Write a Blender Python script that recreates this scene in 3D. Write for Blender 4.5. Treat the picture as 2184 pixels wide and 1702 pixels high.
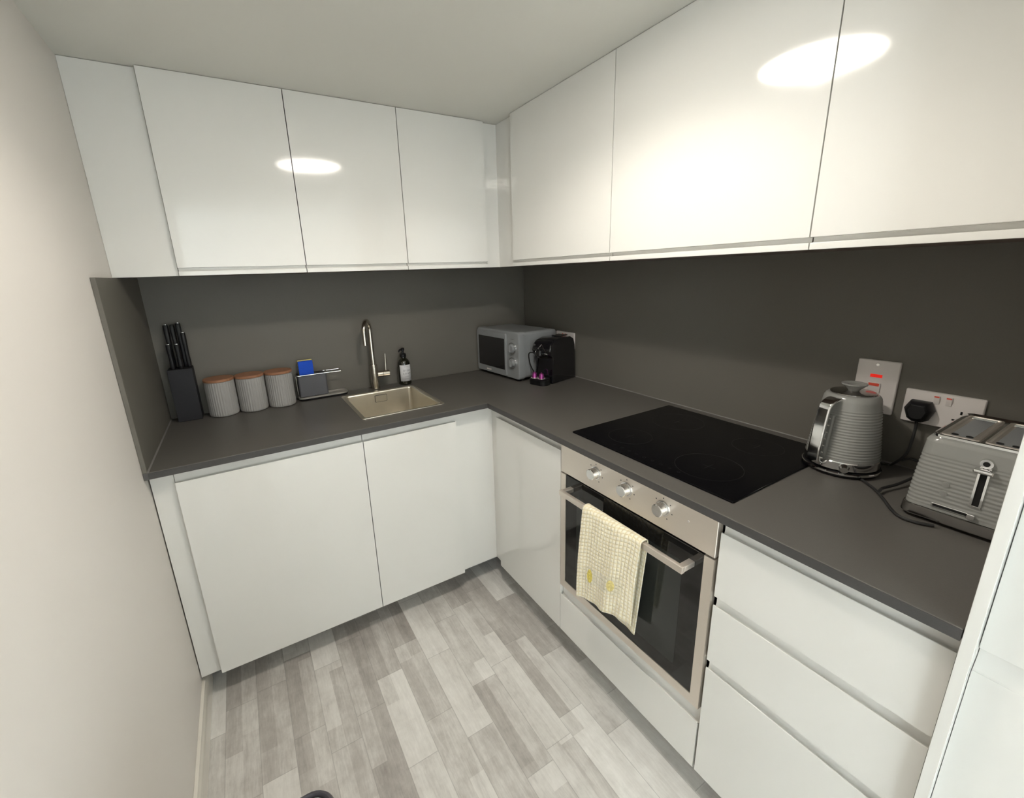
import bpy, bmesh, math, random
from mathutils import Vector, Matrix
random.seed(7)
S = bpy.context.scene
COL = S.collection
for o in list(bpy.data.objects):
    bpy.data.objects.remove(o)
R = math.radians
PI = math.pi

# ------------------------------------------------------------------ camera
cam_d = bpy.data.cameras.new('camera')
cam = bpy.data.objects.new('camera', cam_d)
COL.objects.link(cam)
S.camera = cam
yaw, pit, rol = R(-30.2704), R(-14.9703), R(-2.0169)
fwd = Vector((-math.sin(yaw)*math.cos(pit), math.cos(yaw)*math.cos(pit), math.sin(pit)))
rt = fwd.cross(Vector((0, 0, 1))).normalized()
up = rt.cross(fwd)
r2 = rt*math.cos(rol) + up*math.sin(rol)
u2 = up*math.cos(rol) - rt*math.sin(rol)
M = Matrix((r2, u2, -fwd)).transposed().to_4x4()
M.translation = Vector((-0.9346, -1.6470, 1.5074))
cam.matrix_world = M
cam_d.sensor_fit = 'HORIZONTAL'
cam_d.sensor_width = 36.0
cam_d.lens = 915.626/2184*36
cam_d.shift_x = (1092-1057.19)/2184
cam_d.shift_y = -(851-826.39)/2184
cam_d.clip_start = 0.02

# ------------------------------------------------------------------ world, exposure, fill light through the added window
w = bpy.data.worlds.new('world')
S.world = w
w.use_nodes = True
w.node_tree.nodes['Background'].inputs[0].default_value = (0.72, 0.86, 1.0, 1)
w.node_tree.nodes['Background'].inputs[1].default_value = 22.0
S.view_settings.view_transform = 'Standard'
S.view_settings.look = 'None'
S.view_settings.gamma = 1.0
S.view_settings.exposure = 1.95
S.view_settings.use_curve_mapping = False
LAMP_STRENGTH = 6.2
LAMP_COLOR = (1.0, 0.93, 0.83)
spot = bpy.data.lights.new('ceiling_lamp_light', 'SPOT')
spot.energy = 5.3; spot.color = (1.0, 0.94, 0.85); spot.spot_size = R(154); spot.spot_blend = 0.42; spot.shadow_soft_size = 0.035
so = bpy.data.objects.new('ceiling_lamp_light', spot); so.location = (-0.450, -0.800, 2.118)
COL.objects.link(so)
portal = bpy.data.lights.new('fill_window_portal', 'AREA')
portal.shape = 'RECTANGLE'; portal.size = 1.6; portal.size_y = 1.3
portal.cycles.is_portal = True
po = bpy.data.objects.new('fill_window_portal', portal)
po.location = (-3.46, -3.85, 1.45); po.rotation_euler = (R(90), 0, R(-90))  # guides sky light through the added window, out of view
COL.objects.link(po)

# ------------------------------------------------------------------ measures (metres, floor at 0)
WL = -1.268          # left wall
WB = 0.596           # back wall
WR = 0.602           # right wall
SB, SR = 0.584, 0.590   # splashback faces
CEIL = 2.1555
ZB, ZD, ZC, ZW = 0.1087, 0.8837, 0.9224, 0.946
ZU = 1.533
VY, UX = 0.203, 0.184   # wall-unit door faces
OV = -0.044          # worktop front edge
PE = -1.540          # tall housing side panel
DF = -0.020          # base door faces

# ------------------------------------------------------------------ materials
def nt(name):
    m = bpy.data.materials.new(name); m.use_nodes = True
    t = m.node_tree
    return m, t, t.nodes['Principled BSDF']
def mat(name, col, rough=0.5, metal=0.0, coat=0.0, spec=None, noise=0.0, nscale=60, bump=0.0, bscale=300, emit=None, es=0, stretch=None, trans=0, ior=None):
    m, t, b = nt(name)
    b.inputs['Base Color'].default_value = (*col, 1)
    b.inputs['Roughness'].default_value = rough
    b.inputs['Metallic'].default_value = metal
    b.inputs['Coat Weight'].default_value = coat
    b.inputs['Coat Roughness'].default_value = 0.02
    if spec is not None: b.inputs['Specular IOR Level'].default_value = spec
    if ior: b.inputs['IOR'].default_value = ior
    if trans: b.inputs['Transmission Weight'].default_value = trans
    if emit:
        b.inputs['Emission Color'].default_value = (*emit, 1); b.inputs['Emission Strength'].default_value = es
    L = t.links
    tc = t.nodes.new('ShaderNodeTexCoord')
    mp = t.nodes.new('ShaderNodeMapping')
    if stretch: mp.inputs['Scale'].default_value = stretch
    L.new(tc.outputs['Object'], mp.inputs['Vector'])
    n = t.nodes.new('ShaderNodeTexNoise'); n.inputs['Scale'].default_value = nscale; n.inputs['Detail'].default_value = 4
    L.new(mp.outputs[0], n.inputs['Vector'])
    mx = t.nodes.new('ShaderNodeMix'); mx.data_type = 'RGBA'
    k = max(noise, 0.01)
    mx.inputs['A'].default_value = (*[c*(1-k) for c in col], 1)
    mx.inputs['B'].default_value = (*[min(1, c*(1+k)) for c in col], 1)
    L.new(n.outputs['Fac'], mx.inputs['Factor']); L.new(mx.outputs['Result'], b.inputs['Base Color'])
    if bump:
        n2 = t.nodes.new('ShaderNodeTexNoise'); n2.inputs['Scale'].default_value = bscale; n2.inputs['Detail'].default_value = 3
        L.new(mp.outputs[0], n2.inputs['Vector'])
        bp = t.nodes.new('ShaderNodeBump'); bp.inputs['Strength'].default_value = bump; bp.inputs['Distance'].default_value = 0.001
        L.new(n2.outputs['Fac'], bp.inputs['Height']); L.new(bp.outputs[0], b.inputs['Normal'])
    return m

M_gloss = mat('white_gloss', (0.80, 0.79, 0.75), 0.09, coat=0.25, noise=0.004, nscale=2, spec=0.5)
M_carc = mat('white_carcass', (0.74, 0.72, 0.67), 0.35, noise=0.01)
M_wall = mat('wall_paint', (0.80, 0.76, 0.71), 0.62, noise=0.012, nscale=3, bump=0.06, bscale=220)
M_ceil = mat('ceiling_paint', (0.78, 0.77, 0.71), 0.75, noise=0.01, nscale=2)
M_skirt = mat('skirting_gloss', (0.82, 0.78, 0.70), 0.25, coat=0.3)
M_stone = mat('charcoal_laminate', (0.120, 0.112, 0.101), 0.42, noise=0.10, nscale=420, bump=0.12, bscale=700)
M_splash = mat('charcoal_splashback', (0.155, 0.145, 0.124), 0.50, spec=0.3, noise=0.05, nscale=300)
M_edge = mat('laminate_edge', (0.085, 0.083, 0.080), 0.4, noise=0.08, nscale=200)
M_fedge_shade = mat('front_edge_shade', (0.070, 0.067, 0.065), 0.5, noise=0.12, nscale=300, spec=0.3)  # front edge colour darkened because the front faces catch too much light
M_hobmark = mat('hob_print', (0.020, 0.020, 0.022), 0.25)
M_seal = mat('grey_sealant', (0.21, 0.20, 0.19), 0.4, noise=0.1)
M_black = mat('black_plastic', (0.008, 0.008, 0.009), 0.40, spec=0.3)
M_dchrome = mat('dark_chrome', (0.36, 0.345, 0.33), 0.16, metal=1.0)
M_bgloss = mat('black_gloss', (0.008, 0.008, 0.010), 0.07, coat=0.6)
M_bmatt = mat('black_matt', (0.018, 0.018, 0.020), 0.6, noise=0.05)
M_glassb = mat('black_glass', (0.003, 0.003, 0.004), 0.14, spec=0.14)
M_oveng = mat('oven_glass', (0.010, 0.010, 0.010), 0.06, spec=0.5)
M_ovenw = mat('oven_window', (0.030, 0.033, 0.031), 0.06, spec=0.5)
M_steel = mat('brushed_steel', (0.80, 0.74, 0.675), 0.44, metal=0.9, noise=0.04, nscale=40, stretch=(1, 1, 30))
M_sink = mat('sink_steel', (0.86, 0.81, 0.71), 0.34, metal=1.0, noise=0.05, nscale=30)
M_chrome = mat('chrome', (0.80, 0.80, 0.80), 0.08, metal=1.0)
M_tap = mat('tap_steel', (0.66, 0.62, 0.55), 0.20, metal=1.0)
M_greyp = mat('grey_enamel', (0.27, 0.28, 0.285), 0.35, noise=0.02, coat=0.2)
M_kettle = mat('grey_gloss_plastic', (0.30, 0.30, 0.285), 0.24, coat=0.4)
M_can = mat('grey_stoneware', (0.38, 0.37, 0.355), 0.55, noise=0.06, nscale=30)
M_wood = mat('lid_wood', (0.36, 0.17, 0.09), 0.5, noise=0.35, nscale=24, stretch=(1, 9, 1))
M_block = mat('knife_block_black', (0.024, 0.024, 0.028), 0.60, spec=0.3, noise=0.08, nscale=80)
M_sblue = mat('sponge_blue', (0.015, 0.09, 0.62), 0.9, noise=0.2, nscale=300, bump=0.6, bscale=500)
M_syel = mat('sponge_yellow', (0.88, 0.72, 0.30), 0.9, noise=0.2, nscale=200, bump=0.6, bscale=400)
M_cad = mat('caddy_grey', (0.10, 0.10, 0.11), 0.45)
M_tray = mat('caddy_tray_steel', (0.55, 0.53, 0.50), 0.3, metal=0.7)
M_plate = mat('white_moulded_plastic', (0.78, 0.73, 0.70), 0.35)
M_red = mat('red_neon', (0.75, 0.02, 0.01), 0.3, emit=(1, 0.02, 0.01), es=0.12)
M_redp = mat('red_print', (0.80, 0.10, 0.06), 0.4)
M_purple = mat('purple_foil', (0.34, 0.06, 0.26), 0.3, metal=0.7)
M_rim = mat('foil_rim', (0.75, 0.72, 0.70), 0.3, metal=0.5)
M_label = mat('paper_label', (0.72, 0.72, 0.74), 0.6)
M_ink = mat('label_ink', (0.12, 0.12, 0.14), 0.6)
M_amber = mat('dark_amber_glass', (0.010, 0.011, 0.006), 0.06, coat=0.8)
M_cord = mat('cord_black', (0.02, 0.02, 0.02), 0.45)
M_gap = mat('shadow_gap_board', (0.05, 0.045, 0.04), 0.8)
M_under_shade = mat('wall_unit_underside_shade', (0.16, 0.12, 0.10), 0.5)  # dark brown tone puts the shadow under the wall units into the colour
M_print = mat('grey_print', (0.05, 0.05, 0.055), 0.3)
M_dark = mat('dark_slot', (0.004, 0.004, 0.004), 0.8)
M_binm = mat('bin_black', (0.05, 0.045, 0.055), 0.4)
M_binlid = mat('bin_lid_silver', (0.60, 0.60, 0.60), 0.3, metal=0.4)
M_plinth = mat('plinth_grey', (0.20, 0.20, 0.20), 0.5)

def lamp_mat(name, col, s):
    m = bpy.data.materials.new(name); m.use_nodes = True; t = m.node_tree
    t.nodes.clear()
    e = t.nodes.new('ShaderNodeEmission'); e.inputs[0].default_value = (*col, 1); e.inputs[1].default_value = s
    o = t.nodes.new('ShaderNodeOutputMaterial'); t.links.new(e.outputs[0], o.inputs[0])
    return m
M_lamp = lamp_mat('opal_diffuser_lit', LAMP_COLOR, LAMP_STRENGTH)
M_spot = lamp_mat('downlight_lit', (1, 0.95, 0.85), 60)

def pane_mat():
    m = bpy.data.materials.new('fill_window_glass'); m.use_nodes = True; t = m.node_tree; t.nodes.clear()
    tr = t.nodes.new('ShaderNodeBsdfTransparent'); gl = t.nodes.new('ShaderNodeBsdfGlossy'); gl.inputs['Roughness'].default_value = 0.02
    mx = t.nodes.new('ShaderNodeMixShader'); mx.inputs[0].default_value = 0.08
    o = t.nodes.new('ShaderNodeOutputMaterial')
    t.links.new(tr.outputs[0], mx.inputs[1]); t.links.new(gl.outputs[0], mx.inputs[2]); t.links.new(mx.outputs[0], o.inputs[0])
    return m
M_pane = pane_mat()

def floor_mat():
    m, t, b = nt('vinyl_planks'); N = t.nodes; L = t.links
    def mth(op, a, c=None, d=None):
        n = N.new('ShaderNodeMath'); n.operation = op
        for i, v in enumerate((a, c, d)):
            if v is None: continue
            if isinstance(v, (int, float)): n.inputs[i].default_value = v
            else: L.new(v, n.inputs[i])
        return n.outputs[0]
    def wn(a, bb):
        c = N.new('ShaderNodeCombineXYZ'); 
        L.new(a, c.inputs[0]); L.new(bb, c.inputs[1])
        n = N.new('ShaderNodeTexWhiteNoise'); n.noise_dimensions = '3D'; L.new(c.outputs[0], n.inputs['Vector'])
        return n.outputs['Value']
    tc = N.new('ShaderNodeTexCoord'); sp = N.new('ShaderNodeSeparateXYZ'); L.new(tc.outputs['Object'], sp.inputs[0])
    X, Y = sp.outputs[0], sp.outputs[1]
    W_ = 0.1005
    u = mth('DIVIDE', mth('ADD', X, 1.205), W_)
    row = mth('FLOOR', u)
    zero = mth('MULTIPLY', X, 0.0)
    off = mth('MULTIPLY', wn(row, zero), 5.3)
    v = mth('ADD', mth('DIVIDE', Y, 0.36), off)
    cell = mth('FLOOR', v)
    r1 = wn(row, cell)
    # narrower sub-strips inside some planks
    us = mth('FLOOR', mth('MULTIPLY', u, 2.0))
    offs = mth('MULTIPLY', wn(us, mth('ADD', zero, 9.0)), 3.1)
    cs = mth('FLOOR', mth('ADD', mth('DIVIDE', Y, 0.52), offs))
    r2_ = wn(us, mth('ADD', cs, 50.0))
    tone = mth('ADD', mth('MULTIPLY', r1, 0.62), mth('MULTIPLY', r2_, 0.38))
    # grain
    mp = N.new('ShaderNodeMapping'); mp.inputs['Scale'].default_value = (26, 2.4, 1); L.new(tc.outputs['Object'], mp.inputs[0])
    addv = N.new('ShaderNodeVectorMath'); addv.operation = 'ADD'; L.new(mp.outputs[0], addv.inputs[0])
    cmb = N.new('ShaderNodeCombineXYZ'); L.new(mth('MULTIPLY', r1, 30.0), cmb.inputs[0]); L.new(mth('MULTIPLY', r1, 17.0), cmb.inputs[1]); L.new(cmb.outputs[0], addv.inputs[1])
    g = N.new('ShaderNodeTexNoise'); g.inputs['Scale'].default_value = 1.0; g.inputs['Detail'].default_value = 8; g.inputs['Roughness'].default_value = 0.68; g.inputs['Distortion'].default_value = 0.6
    L.new(addv.outputs[0], g.inputs['Vector'])
    g2 = N.new('ShaderNodeTexNoise'); g2.inputs['Scale'].default_value = 14.0; g2.inputs['Detail'].default_value = 6; g2.inputs['Roughness'].default_value = 0.7
    L.new(tc.outputs['Object'], g2.inputs['Vector'])
    g3 = N.new('ShaderNodeTexNoise'); g3.inputs['Scale'].default_value = 120.0; g3.inputs['Detail'].default_value = 3
    mp3 = N.new('ShaderNodeMapping'); mp3.inputs['Scale'].default_value = (1.6, 0.25, 1); L.new(tc.outputs['Object'], mp3.inputs[0]); L.new(mp3.outputs[0], g3.inputs['Vector'])
    f = mth('ADD', mth('MULTIPLY', tone, 0.46), mth('ADD', mth('MULTIPLY', g.outputs['Fac'], 0.46), mth('ADD', mth('MULTIPLY', g2.outputs['Fac'], 0.34), mth('MULTIPLY', g3.outputs['Fac'], 0.16))))
    cr = N.new('ShaderNodeValToRGB'); L.new(f, cr.inputs[0])
    e = cr.color_ramp.elements
    e[0].position = 0.40; e[0].color = (0.330, 0.300, 0.275, 1)
    e[1].position = 0.98; e[1].color = (0.90, 0.88, 0.84, 1)
    a = e.new(0.62); a.color = (0.545, 0.515, 0.480, 1)
    a = e.new(0.76); a.color = (0.72, 0.695, 0.655, 1)
    # thin joints
    fx = mth('FRACT', u); fy = mth('FRACT', v)
    ex = mth('LESS_THAN', mth('MINIMUM', fx, mth('SUBTRACT', 1.0, fx)), 0.012)
    ey = mth('LESS_THAN', mth('MINIMUM', fy, mth('SUBTRACT', 1.0, fy)), 0.0035)
    jt = mth('MULTIPLY', mth('MAXIMUM', ex, ey), 0.30)
    mx = N.new('ShaderNodeMix'); mx.data_type = 'RGBA'; L.new(jt, mx.inputs['Factor']); L.new(cr.outputs[0], mx.inputs['A']); mx.inputs['B'].default_value = (0.16, 0.15, 0.14, 1)
    L.new(mx.outputs['Result'], b.inputs['Base Color'])
    b.inputs['Roughness'].default_value = 0.42
    bp = N.new('ShaderNodeBump'); bp.inputs['Strength'].default_value = 0.12; bp.inputs['Distance'].default_value = 0.001
    L.new(f, bp.inputs['Height']); L.new(bp.outputs[0], b.inputs['Normal'])
    return m
M_floor = floor_mat()

def towel_mat(name, base, deep, lemons):
    m, t, b = nt(name); N = t.nodes; L = t.links
    def mth(op, a, c=None):
        n = N.new('ShaderNodeMath'); n.operation = op
        for i, v in enumerate((a, c)):
            if v is None: continue
            if isinstance(v, (int, float)): n.inputs[i].default_value = v
            else: L.new(v, n.inputs[i])
        return n.outputs[0]
    uv = N.new('ShaderNodeUVMap'); sp = N.new('ShaderNodeSeparateXYZ'); L.new(uv.outputs[0], sp.inputs[0])
    U, V = sp.outputs[0], sp.outputs[1]
    nz = N.new('ShaderNodeTexNoise'); nz.inputs['Scale'].default_value = 9; L.new(uv.outputs[0], nz.inputs['Vector'])
    U2 = mth('ADD', U, mth('MULTIPLY', nz.outputs['Fac'], 0.010)); V2 = mth('ADD', V, mth('MULTIPLY', nz.outputs['Fac'], 0.010))
    c = PI/0.0130
    w1 = mth('ABSOLUTE', mth('SINE', mth('MULTIPLY', U2, c))); w2 = mth('ABSOLUTE', mth('SINE', mth('MULTIPLY', V2, c)))
    h = mth('POWER', mth('MULTIPLY', w1, w2), 0.45)
    mx = N.new('ShaderNodeMix'); mx.data_type = 'RGBA'; L.new(h, mx.inputs['Factor'])
    mx.inputs['A'].default_value = (*deep, 1); mx.inputs['B'].default_value = (*base, 1)
    out = mx.outputs['Result']
    if lemons:
        # leaf-grey print band and two lemons
        def blob(cu, cv, ru, rv, col, soft=0.5):
            nonlocal out
            d = mth('ADD', mth('POWER', mth('ABSOLUTE', mth('DIVIDE', mth('SUBTRACT', U, cu), ru)), 2.0), mth('POWER', mth('ABSOLUTE', mth('DIVIDE', mth('SUBTRACT', V, cv), rv)), 2.0))
            k = mth('MULTIPLY', mth('LESS_THAN', d, 1.0), soft)
            x = N.new('ShaderNodeMix'); x.data_type = 'RGBA'; L.new(k, x.inputs['Factor']); L.new(out, x.inputs['A']); x.inputs['B'].default_value = (*col, 1); out = x.outputs['Result']
        blob(0.105, 0.105, 0.055, 0.030, (0.74, 0.72, 0.62), 0.35)
        blob(0.055, 0.100, 0.034, 0.034, (0.80, 0.74, 0.55), 0.5)
        blob(0.155, 0.110, 0.040, 0.034, (0.80, 0.74, 0.55), 0.5)
        blob(0.055, 0.098, 0.013, 0.025, (0.86, 0.70, 0.07), 0.9)
        blob(0.150, 0.106, 0.014, 0.020, (0.86, 0.70, 0.14), 0.7)
    L.new(out, b.inputs['Base Color']); b.inputs['Roughness'].default_value = 0.95
    b.inputs['Sheen Weight'].default_value = 0.2
    bp = N.new('ShaderNodeBump'); bp.inputs['Strength'].default_value = 0.7; bp.inputs['Distance'].default_value = 0.0035
    L.new(h, bp.inputs['Height']); L.new(bp.outputs[0], b.inputs['Normal'])
    return m
M_towel = towel_mat('waffle_cloth', (0.97, 0.91, 0.74), (0.90, 0.78, 0.48), True)

# ------------------------------------------------------------------ mesh helpers
def BM(): return bmesh.new()
def box(bm, x0, x1, y0, y1, z0, z1, bev=0.0, seg=2):
    vs = [bm.verts.new((x, y, z)) for x in (x0, x1) for y in (y0, y1) for z in (z0, z1)]
    F = [(0,1,3,2),(4,6,7,5),(0,4,5,1),(2,3,7,6),(0,2,6,4),(1,5,7,3)]
    fs = [bm.faces.new([vs[i] for i in f]) for f in F]
    if bev > 0:
        es = list({e for f in fs for e in f.edges})
        bmesh.ops.bevel(bm, geom=es, offset=bev, segments=seg, affect='EDGES', profile=0.5, clamp_overlap=True)
    return bm
def loft(bm, loops, cap0=True, cap1=True, closed=True):
    rings = [[bm.verts.new(p) for p in lp] for lp in loops]
    n = len(rings[0])
    for a, b in zip(rings, rings[1:]):
        for i in range(n if closed else n-1):
            j = (i+1) % n
            bm.faces.new((a[i], a[j], b[j], b[i]))
    if cap0: bm.faces.new(list(reversed(rings[0])))
    if cap1: bm.faces.new(rings[-1])
    return bm
def rrect(x0, x1, y0, y1, r, z, n=5):
    r = max(1e-5, min(r, (x1-x0)/2-1e-5, (y1-y0)/2-1e-5)); pts = []
    for cx, cy, a0 in ((x1-r, y1-r, 0), (x0+r, y1-r, 90), (x0+r, y0+r, 180), (x1-r, y0+r, 270)):
        for k in range(n+1):
            a = R(a0+90*k/n); pts.append((cx+r*math.cos(a), cy+r*math.sin(a), z))
    return pts
def circ(cx, cy, z, r, n=40):
    return [(cx+r*math.cos(2*PI*k/n), cy+r*math.sin(2*PI*k/n), z) for k in range(n)]
def lathe(bm, prof, cx=0, cy=0, n=48, cap0=True, cap1=True):
    return loft(bm, [circ(cx, cy, z, max(r, 1e-4), n) for r, z in prof], cap0, cap1)
def cyl(bm, p0, p1, r0, r1=None, n=24):
    p0, p1 = Vector(p0), Vector(p1); r1 = r0 if r1 is None else r1
    d = (p1-p0).normalized(); a = d.orthogonal().normalized(); b = d.cross(a)
    return loft(bm, [[tuple(p+(a*math.cos(2*PI*k/n)+b*math.sin(2*PI*k/n))*r) for k in range(n)] for p, r in ((p0, r0), (p1, r1))])
def tube(bm, pts, r, n=12, sq=None):
    P = [Vector(p) for p in pts]; loops = []; prev = None
    for i, p in enumerate(P):
        d = (P[min(i+1, len(P)-1)]-P[max(i-1, 0)]).normalized()
        if prev is None: a = d.orthogonal().normalized()
        else: a = (prev-d*prev.dot(d)).normalized()
        prev = a; b = d.cross(a)
        rr = r[i] if isinstance(r, (list, tuple)) else r
        loops.append([tuple(p+(a*math.cos(2*PI*k/n)+b*math.sin(2*PI*k/n))*rr) for k in range(n)])
    return loft(bm, loops)
def spline(ctrl, n=10):
    P = [Vector(c) for c in ctrl]; P = [P[0]*2-P[1]] + P + [P[-1]*2-P[-2]]; out = []
    for i in range(1, len(P)-2):
        for k in range(n):
            t = k/n; p0, p1, p2, p3 = P[i-1:i+3]
            out.append(0.5*((2*p1)+(-p0+p2)*t+(2*p0-5*p1+4*p2-p3)*t*t+(-p0+3*p1-3*p2+p3)*t**3))
    out.append(P[-2]); return out
def prism(bm, poly, axis, a, b):
    """poly: 2-D outline; extruded along axis 'x' or 'y' from a to b; outline is (other horizontal, z)"""
    f = (lambda p, t: (t, p[0], p[1])) if axis == 'x' else (lambda p, t: (p[0], t, p[1]))
    return loft(bm, [[f(p, a) for p in poly], [f(p, b) for p in poly]])
def slab(bm, xs, ys, inside, z0, z1):
    V = {}
    def v(i, j, z):
        k = (i, j, z)
        if k not in V: V[k] = bm.verts.new((xs[i], ys[j], z))
        return V[k]
    nx, ny = len(xs)-1, len(ys)-1
    def ins(i, j): return 0 <= i < nx and 0 <= j < ny and inside((xs[i]+xs[i+1])/2, (ys[j]+ys[j+1])/2)
    for i in range(nx):
        for j in range(ny):
            if not ins(i, j): continue
            bm.faces.new((v(i,j,z1), v(i+1,j,z1), v(i+1,j+1,z1), v(i,j+1,z1)))
            bm.faces.new((v(i,j,z0), v(i,j+1,z0), v(i+1,j+1,z0), v(i+1,j,z0)))
            if not ins(i-1, j): bm.faces.new((v(i,j,z0), v(i,j,z1), v(i,j+1,z1), v(i,j+1,z0)))
            if not ins(i+1, j): bm.faces.new((v(i+1,j,z0), v(i+1,j+1,z0), v(i+1,j+1,z1), v(i+1,j,z1)))
            if not ins(i, j-1): bm.faces.new((v(i,j,z0), v(i+1,j,z0), v(i+1,j,z1), v(i,j,z1)))
            if not ins(i, j+1): bm.faces.new((v(i,j+1,z0), v(i,j+1,z1), v(i+1,j+1,z1), v(i+1,j+1,z0)))
    return bm

def world_loc(o):
    m = Matrix.Identity(4); ch = []
    while o: ch.append(o); o = o.parent
    for q in reversed(ch): m = m @ (Matrix.Translation(q.location) @ q.rotation_euler.to_matrix().to_4x4())
    return m
def obj(name, bm, m, parent=None, world=True, smooth=True, ang=35, label=None):
    """links bm as one mesh object; vertices are world coordinates when world=True, else local to the parent"""
    bmesh.ops.recalc_face_normals(bm, faces=bm.faces)
    me = bpy.data.meshes.new(name)
    if parent is not None and world: bm.transform(world_loc(parent).inverted())
    bm.to_mesh(me); bm.free()
    if smooth:
        me.shade_smooth(); me.set_sharp_from_angle(angle=R(ang))
    me.materials.append(m)
    o = bpy.data.objects.new(name, me); COL.objects.link(o)
    if smooth and ang < 100:
        wn_ = o.modifiers.new('weighted_normal', 'WEIGHTED_NORMAL'); wn_.keep_sharp = True; wn_.weight = 80
    if parent is not None: o.parent = parent
    if label: o['label'] = label
    return o
def thing(name, label, cat, loc, rz=0, group=None):
    o = bpy.data.objects.new(name, None); COL.objects.link(o)
    o.location = loc; o.rotation_euler = (0, 0, rz); o.empty_display_size = 0.05
    o['label'] = label; o['category'] = cat
    if group: o['group'] = group
    return o
def tag(o, label, cat, group=None):
    o['label'] = label; o['category'] = cat
    if group: o['group'] = group
    return o
def struct(name, bm, m, label=None):
    o = obj(name, bm, m); o['kind'] = 'structure'
    if label: o['label'] = label
    return o
def recenter(o):
    """moves a one-mesh thing's origin to its footprint centre"""
    me = o.data; xs = [v.co for v in me.vertices]
    c = Vector(((min(v.x for v in xs)+max(v.x for v in xs))/2, (min(v.y for v in xs)+max(v.y for v in xs))/2, min(v.z for v in xs)))
    me.transform(Matrix.Translation(-c)); o.location = c; return o
def copy_tree(o, parent=None):
    c = o.copy(); COL.objects.link(c)
    if parent is not None: c.parent = parent
    for ch in list(o.children): copy_tree(ch, c)
    return c
def textmesh(s, size, mat_, name, parent, xf, extrude=0.0003):
    cu = bpy.data.curves.new('text', 'FONT'); cu.body = s; cu.size = size; cu.extrude = extrude; cu.align_x = 'CENTER'; cu.align_y = 'CENTER'; cu.resolution_u = 3
    to = bpy.data.objects.new('text', cu); me = bpy.data.meshes.new_from_object(to)
    bpy.data.objects.remove(to)
    for v in me.vertices: v.co = Vector(xf(v.co))
    me.materials.clear(); me.materials.append(mat_); me.name = name
    o = bpy.data.objects.new(name, me); COL.objects.link(o); o.parent = parent
    return o

# ------------------------------------------------------------------ structure
b = BM(); box(b, -3.6, 1.2, -5.1, 0.75, -0.06, 0.0); struct('floor', b, M_floor, 'grey patchwork vinyl plank floor')
b = BM(); box(b, -3.6, 1.2, -5.1, 0.75, CEIL, CEIL+0.08); struct('ceiling', b, M_ceil, 'plain pale ceiling')
b = BM(); box(b, WL-0.12, WL, -2.80, 0.75, 0, CEIL); struct('wall_left', b, M_wall, 'plain white painted wall on the left')
b = BM(); box(b, WL-0.12, 0.75, WB, WB+0.12, 0, CEIL); struct('wall_back', b, M_wall)
b = BM(); box(b, WR, WR+0.12, -5.1, WB, 0, CEIL); struct('wall_right', b, M_wall)
b = BM(); box(b, -3.6, WL-0.12, -2.92, -2.80, 0, CEIL); struct('wall_side', b, M_wall)  # walls of the unseen rear room, invented to carry the fill light
b = BM(); box(b, -3.48, WR, -5.1, -4.98, 0, CEIL); struct('wall_rear', b, M_wall)
b = BM()
for (y0, y1, z0, z1) in ((-5.1, -4.6, 0, CEIL), (-3.1, -2.92, 0, CEIL), (-4.6, -3.1, 0, 0.8), (-4.6, -3.1, 2.1, CEIL)):
    box(b, -3.6, -3.48, y0, y1, z0, z1)
struct('wall_far', b, M_wall)
b = BM()
for (y0, y1, z0, z1) in ((-4.6, -4.54, 0.8, 2.1), (-3.16, -3.1, 0.8, 2.1), (-4.54, -3.16, 0.8, 0.86), (-4.54, -3.16, 2.04, 2.1), (-3.88, -3.82, 0.86, 2.04)):
    box(b, -3.58, -3.52, y0, y1, z0, z1, 0.004)
fill_win = struct('fill_window_1', b, M_skirt)  # unseen window, invented to let fill light into the kitchen
b = BM(); box(b, -3.555, -3.55, -4.54, -3.16, 0.86, 2.04); obj('fill_window_pane', b, M_pane, fill_win)
b = BM(); prism(b, [(WL+0.0005, 0.0005), (WL+0.018, 0.0005), (WL+0.018, 0.062), (WL+0.013, 0.072), (WL+0.010, 0.086), (WL+0.0005, 0.088)], 'y', -2.80, 0.10)
struct('baseboard_left', b, M_skirt, 'white skirting board along the left wall')

# splashback panels (12 mm)
b = BM(); box(b, WL+0.0005, WL+0.0125, OV, SB-0.0005, ZW, ZU-0.001, 0.0008, 1)
tag(obj('splashback_panel', b, M_splash), 'narrow charcoal return splashback on the left wall beside the knife block', 'splashback')
b = BM(); box(b, WL+0.0005, SR-0.001, SB, WB-0.0005, ZW, ZU+0.02)
tag(obj('splashback_panel', b, M_splash), 'charcoal splashback panel on the wall behind the sink and canisters', 'splashback')
b = BM(); box(b, SR, WR-0.0005, PE+0.001, SB-0.0005, ZW, ZU+0.02)
tag(obj('splashback_panel', b, M_splash), 'long charcoal splashback panel on the wall behind the hob and kettle', 'splashback')

# ------------------------------------------------------------------ worktop
SX0, SX1, SY0, SY1 = -0.5700, -0.2000, 0.063, 0.481
b = BM()
xs = [WL+0.0005, SX0+0.006, SX1-0.006, OV, SR-0.0005]; ys = [PE+0.001, OV, SY0+0.006, SY1-0.006, SB-0.0005]
slab(b, xs, ys, lambda x, y: (y > OV or x > OV) and not (SX0 < x < SX1 and SY0 < y < SY1), ZC, ZW)
wt = obj('worktop', b, M_stone, smooth=False)
bv = wt.modifiers.new('bevel', 'BEVEL'); bv.width = 0.0014; bv.segments = 2; bv.limit_method = 'ANGLE'; bv.angle_limit = R(40)
tag(wt, 'L-shaped charcoal grey laminate worktop with a square edge', 'worktop')
b = BM(); slab(b, [WL+0.013, OV-0.0008, OV], [PE+0.001, OV-0.0008, OV], lambda x, y: y > OV-0.0008 or x > OV-0.0008, ZC+0.0012, ZW-0.0016)  # thin overlay whose darker colour stands in for shade on the edge
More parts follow.
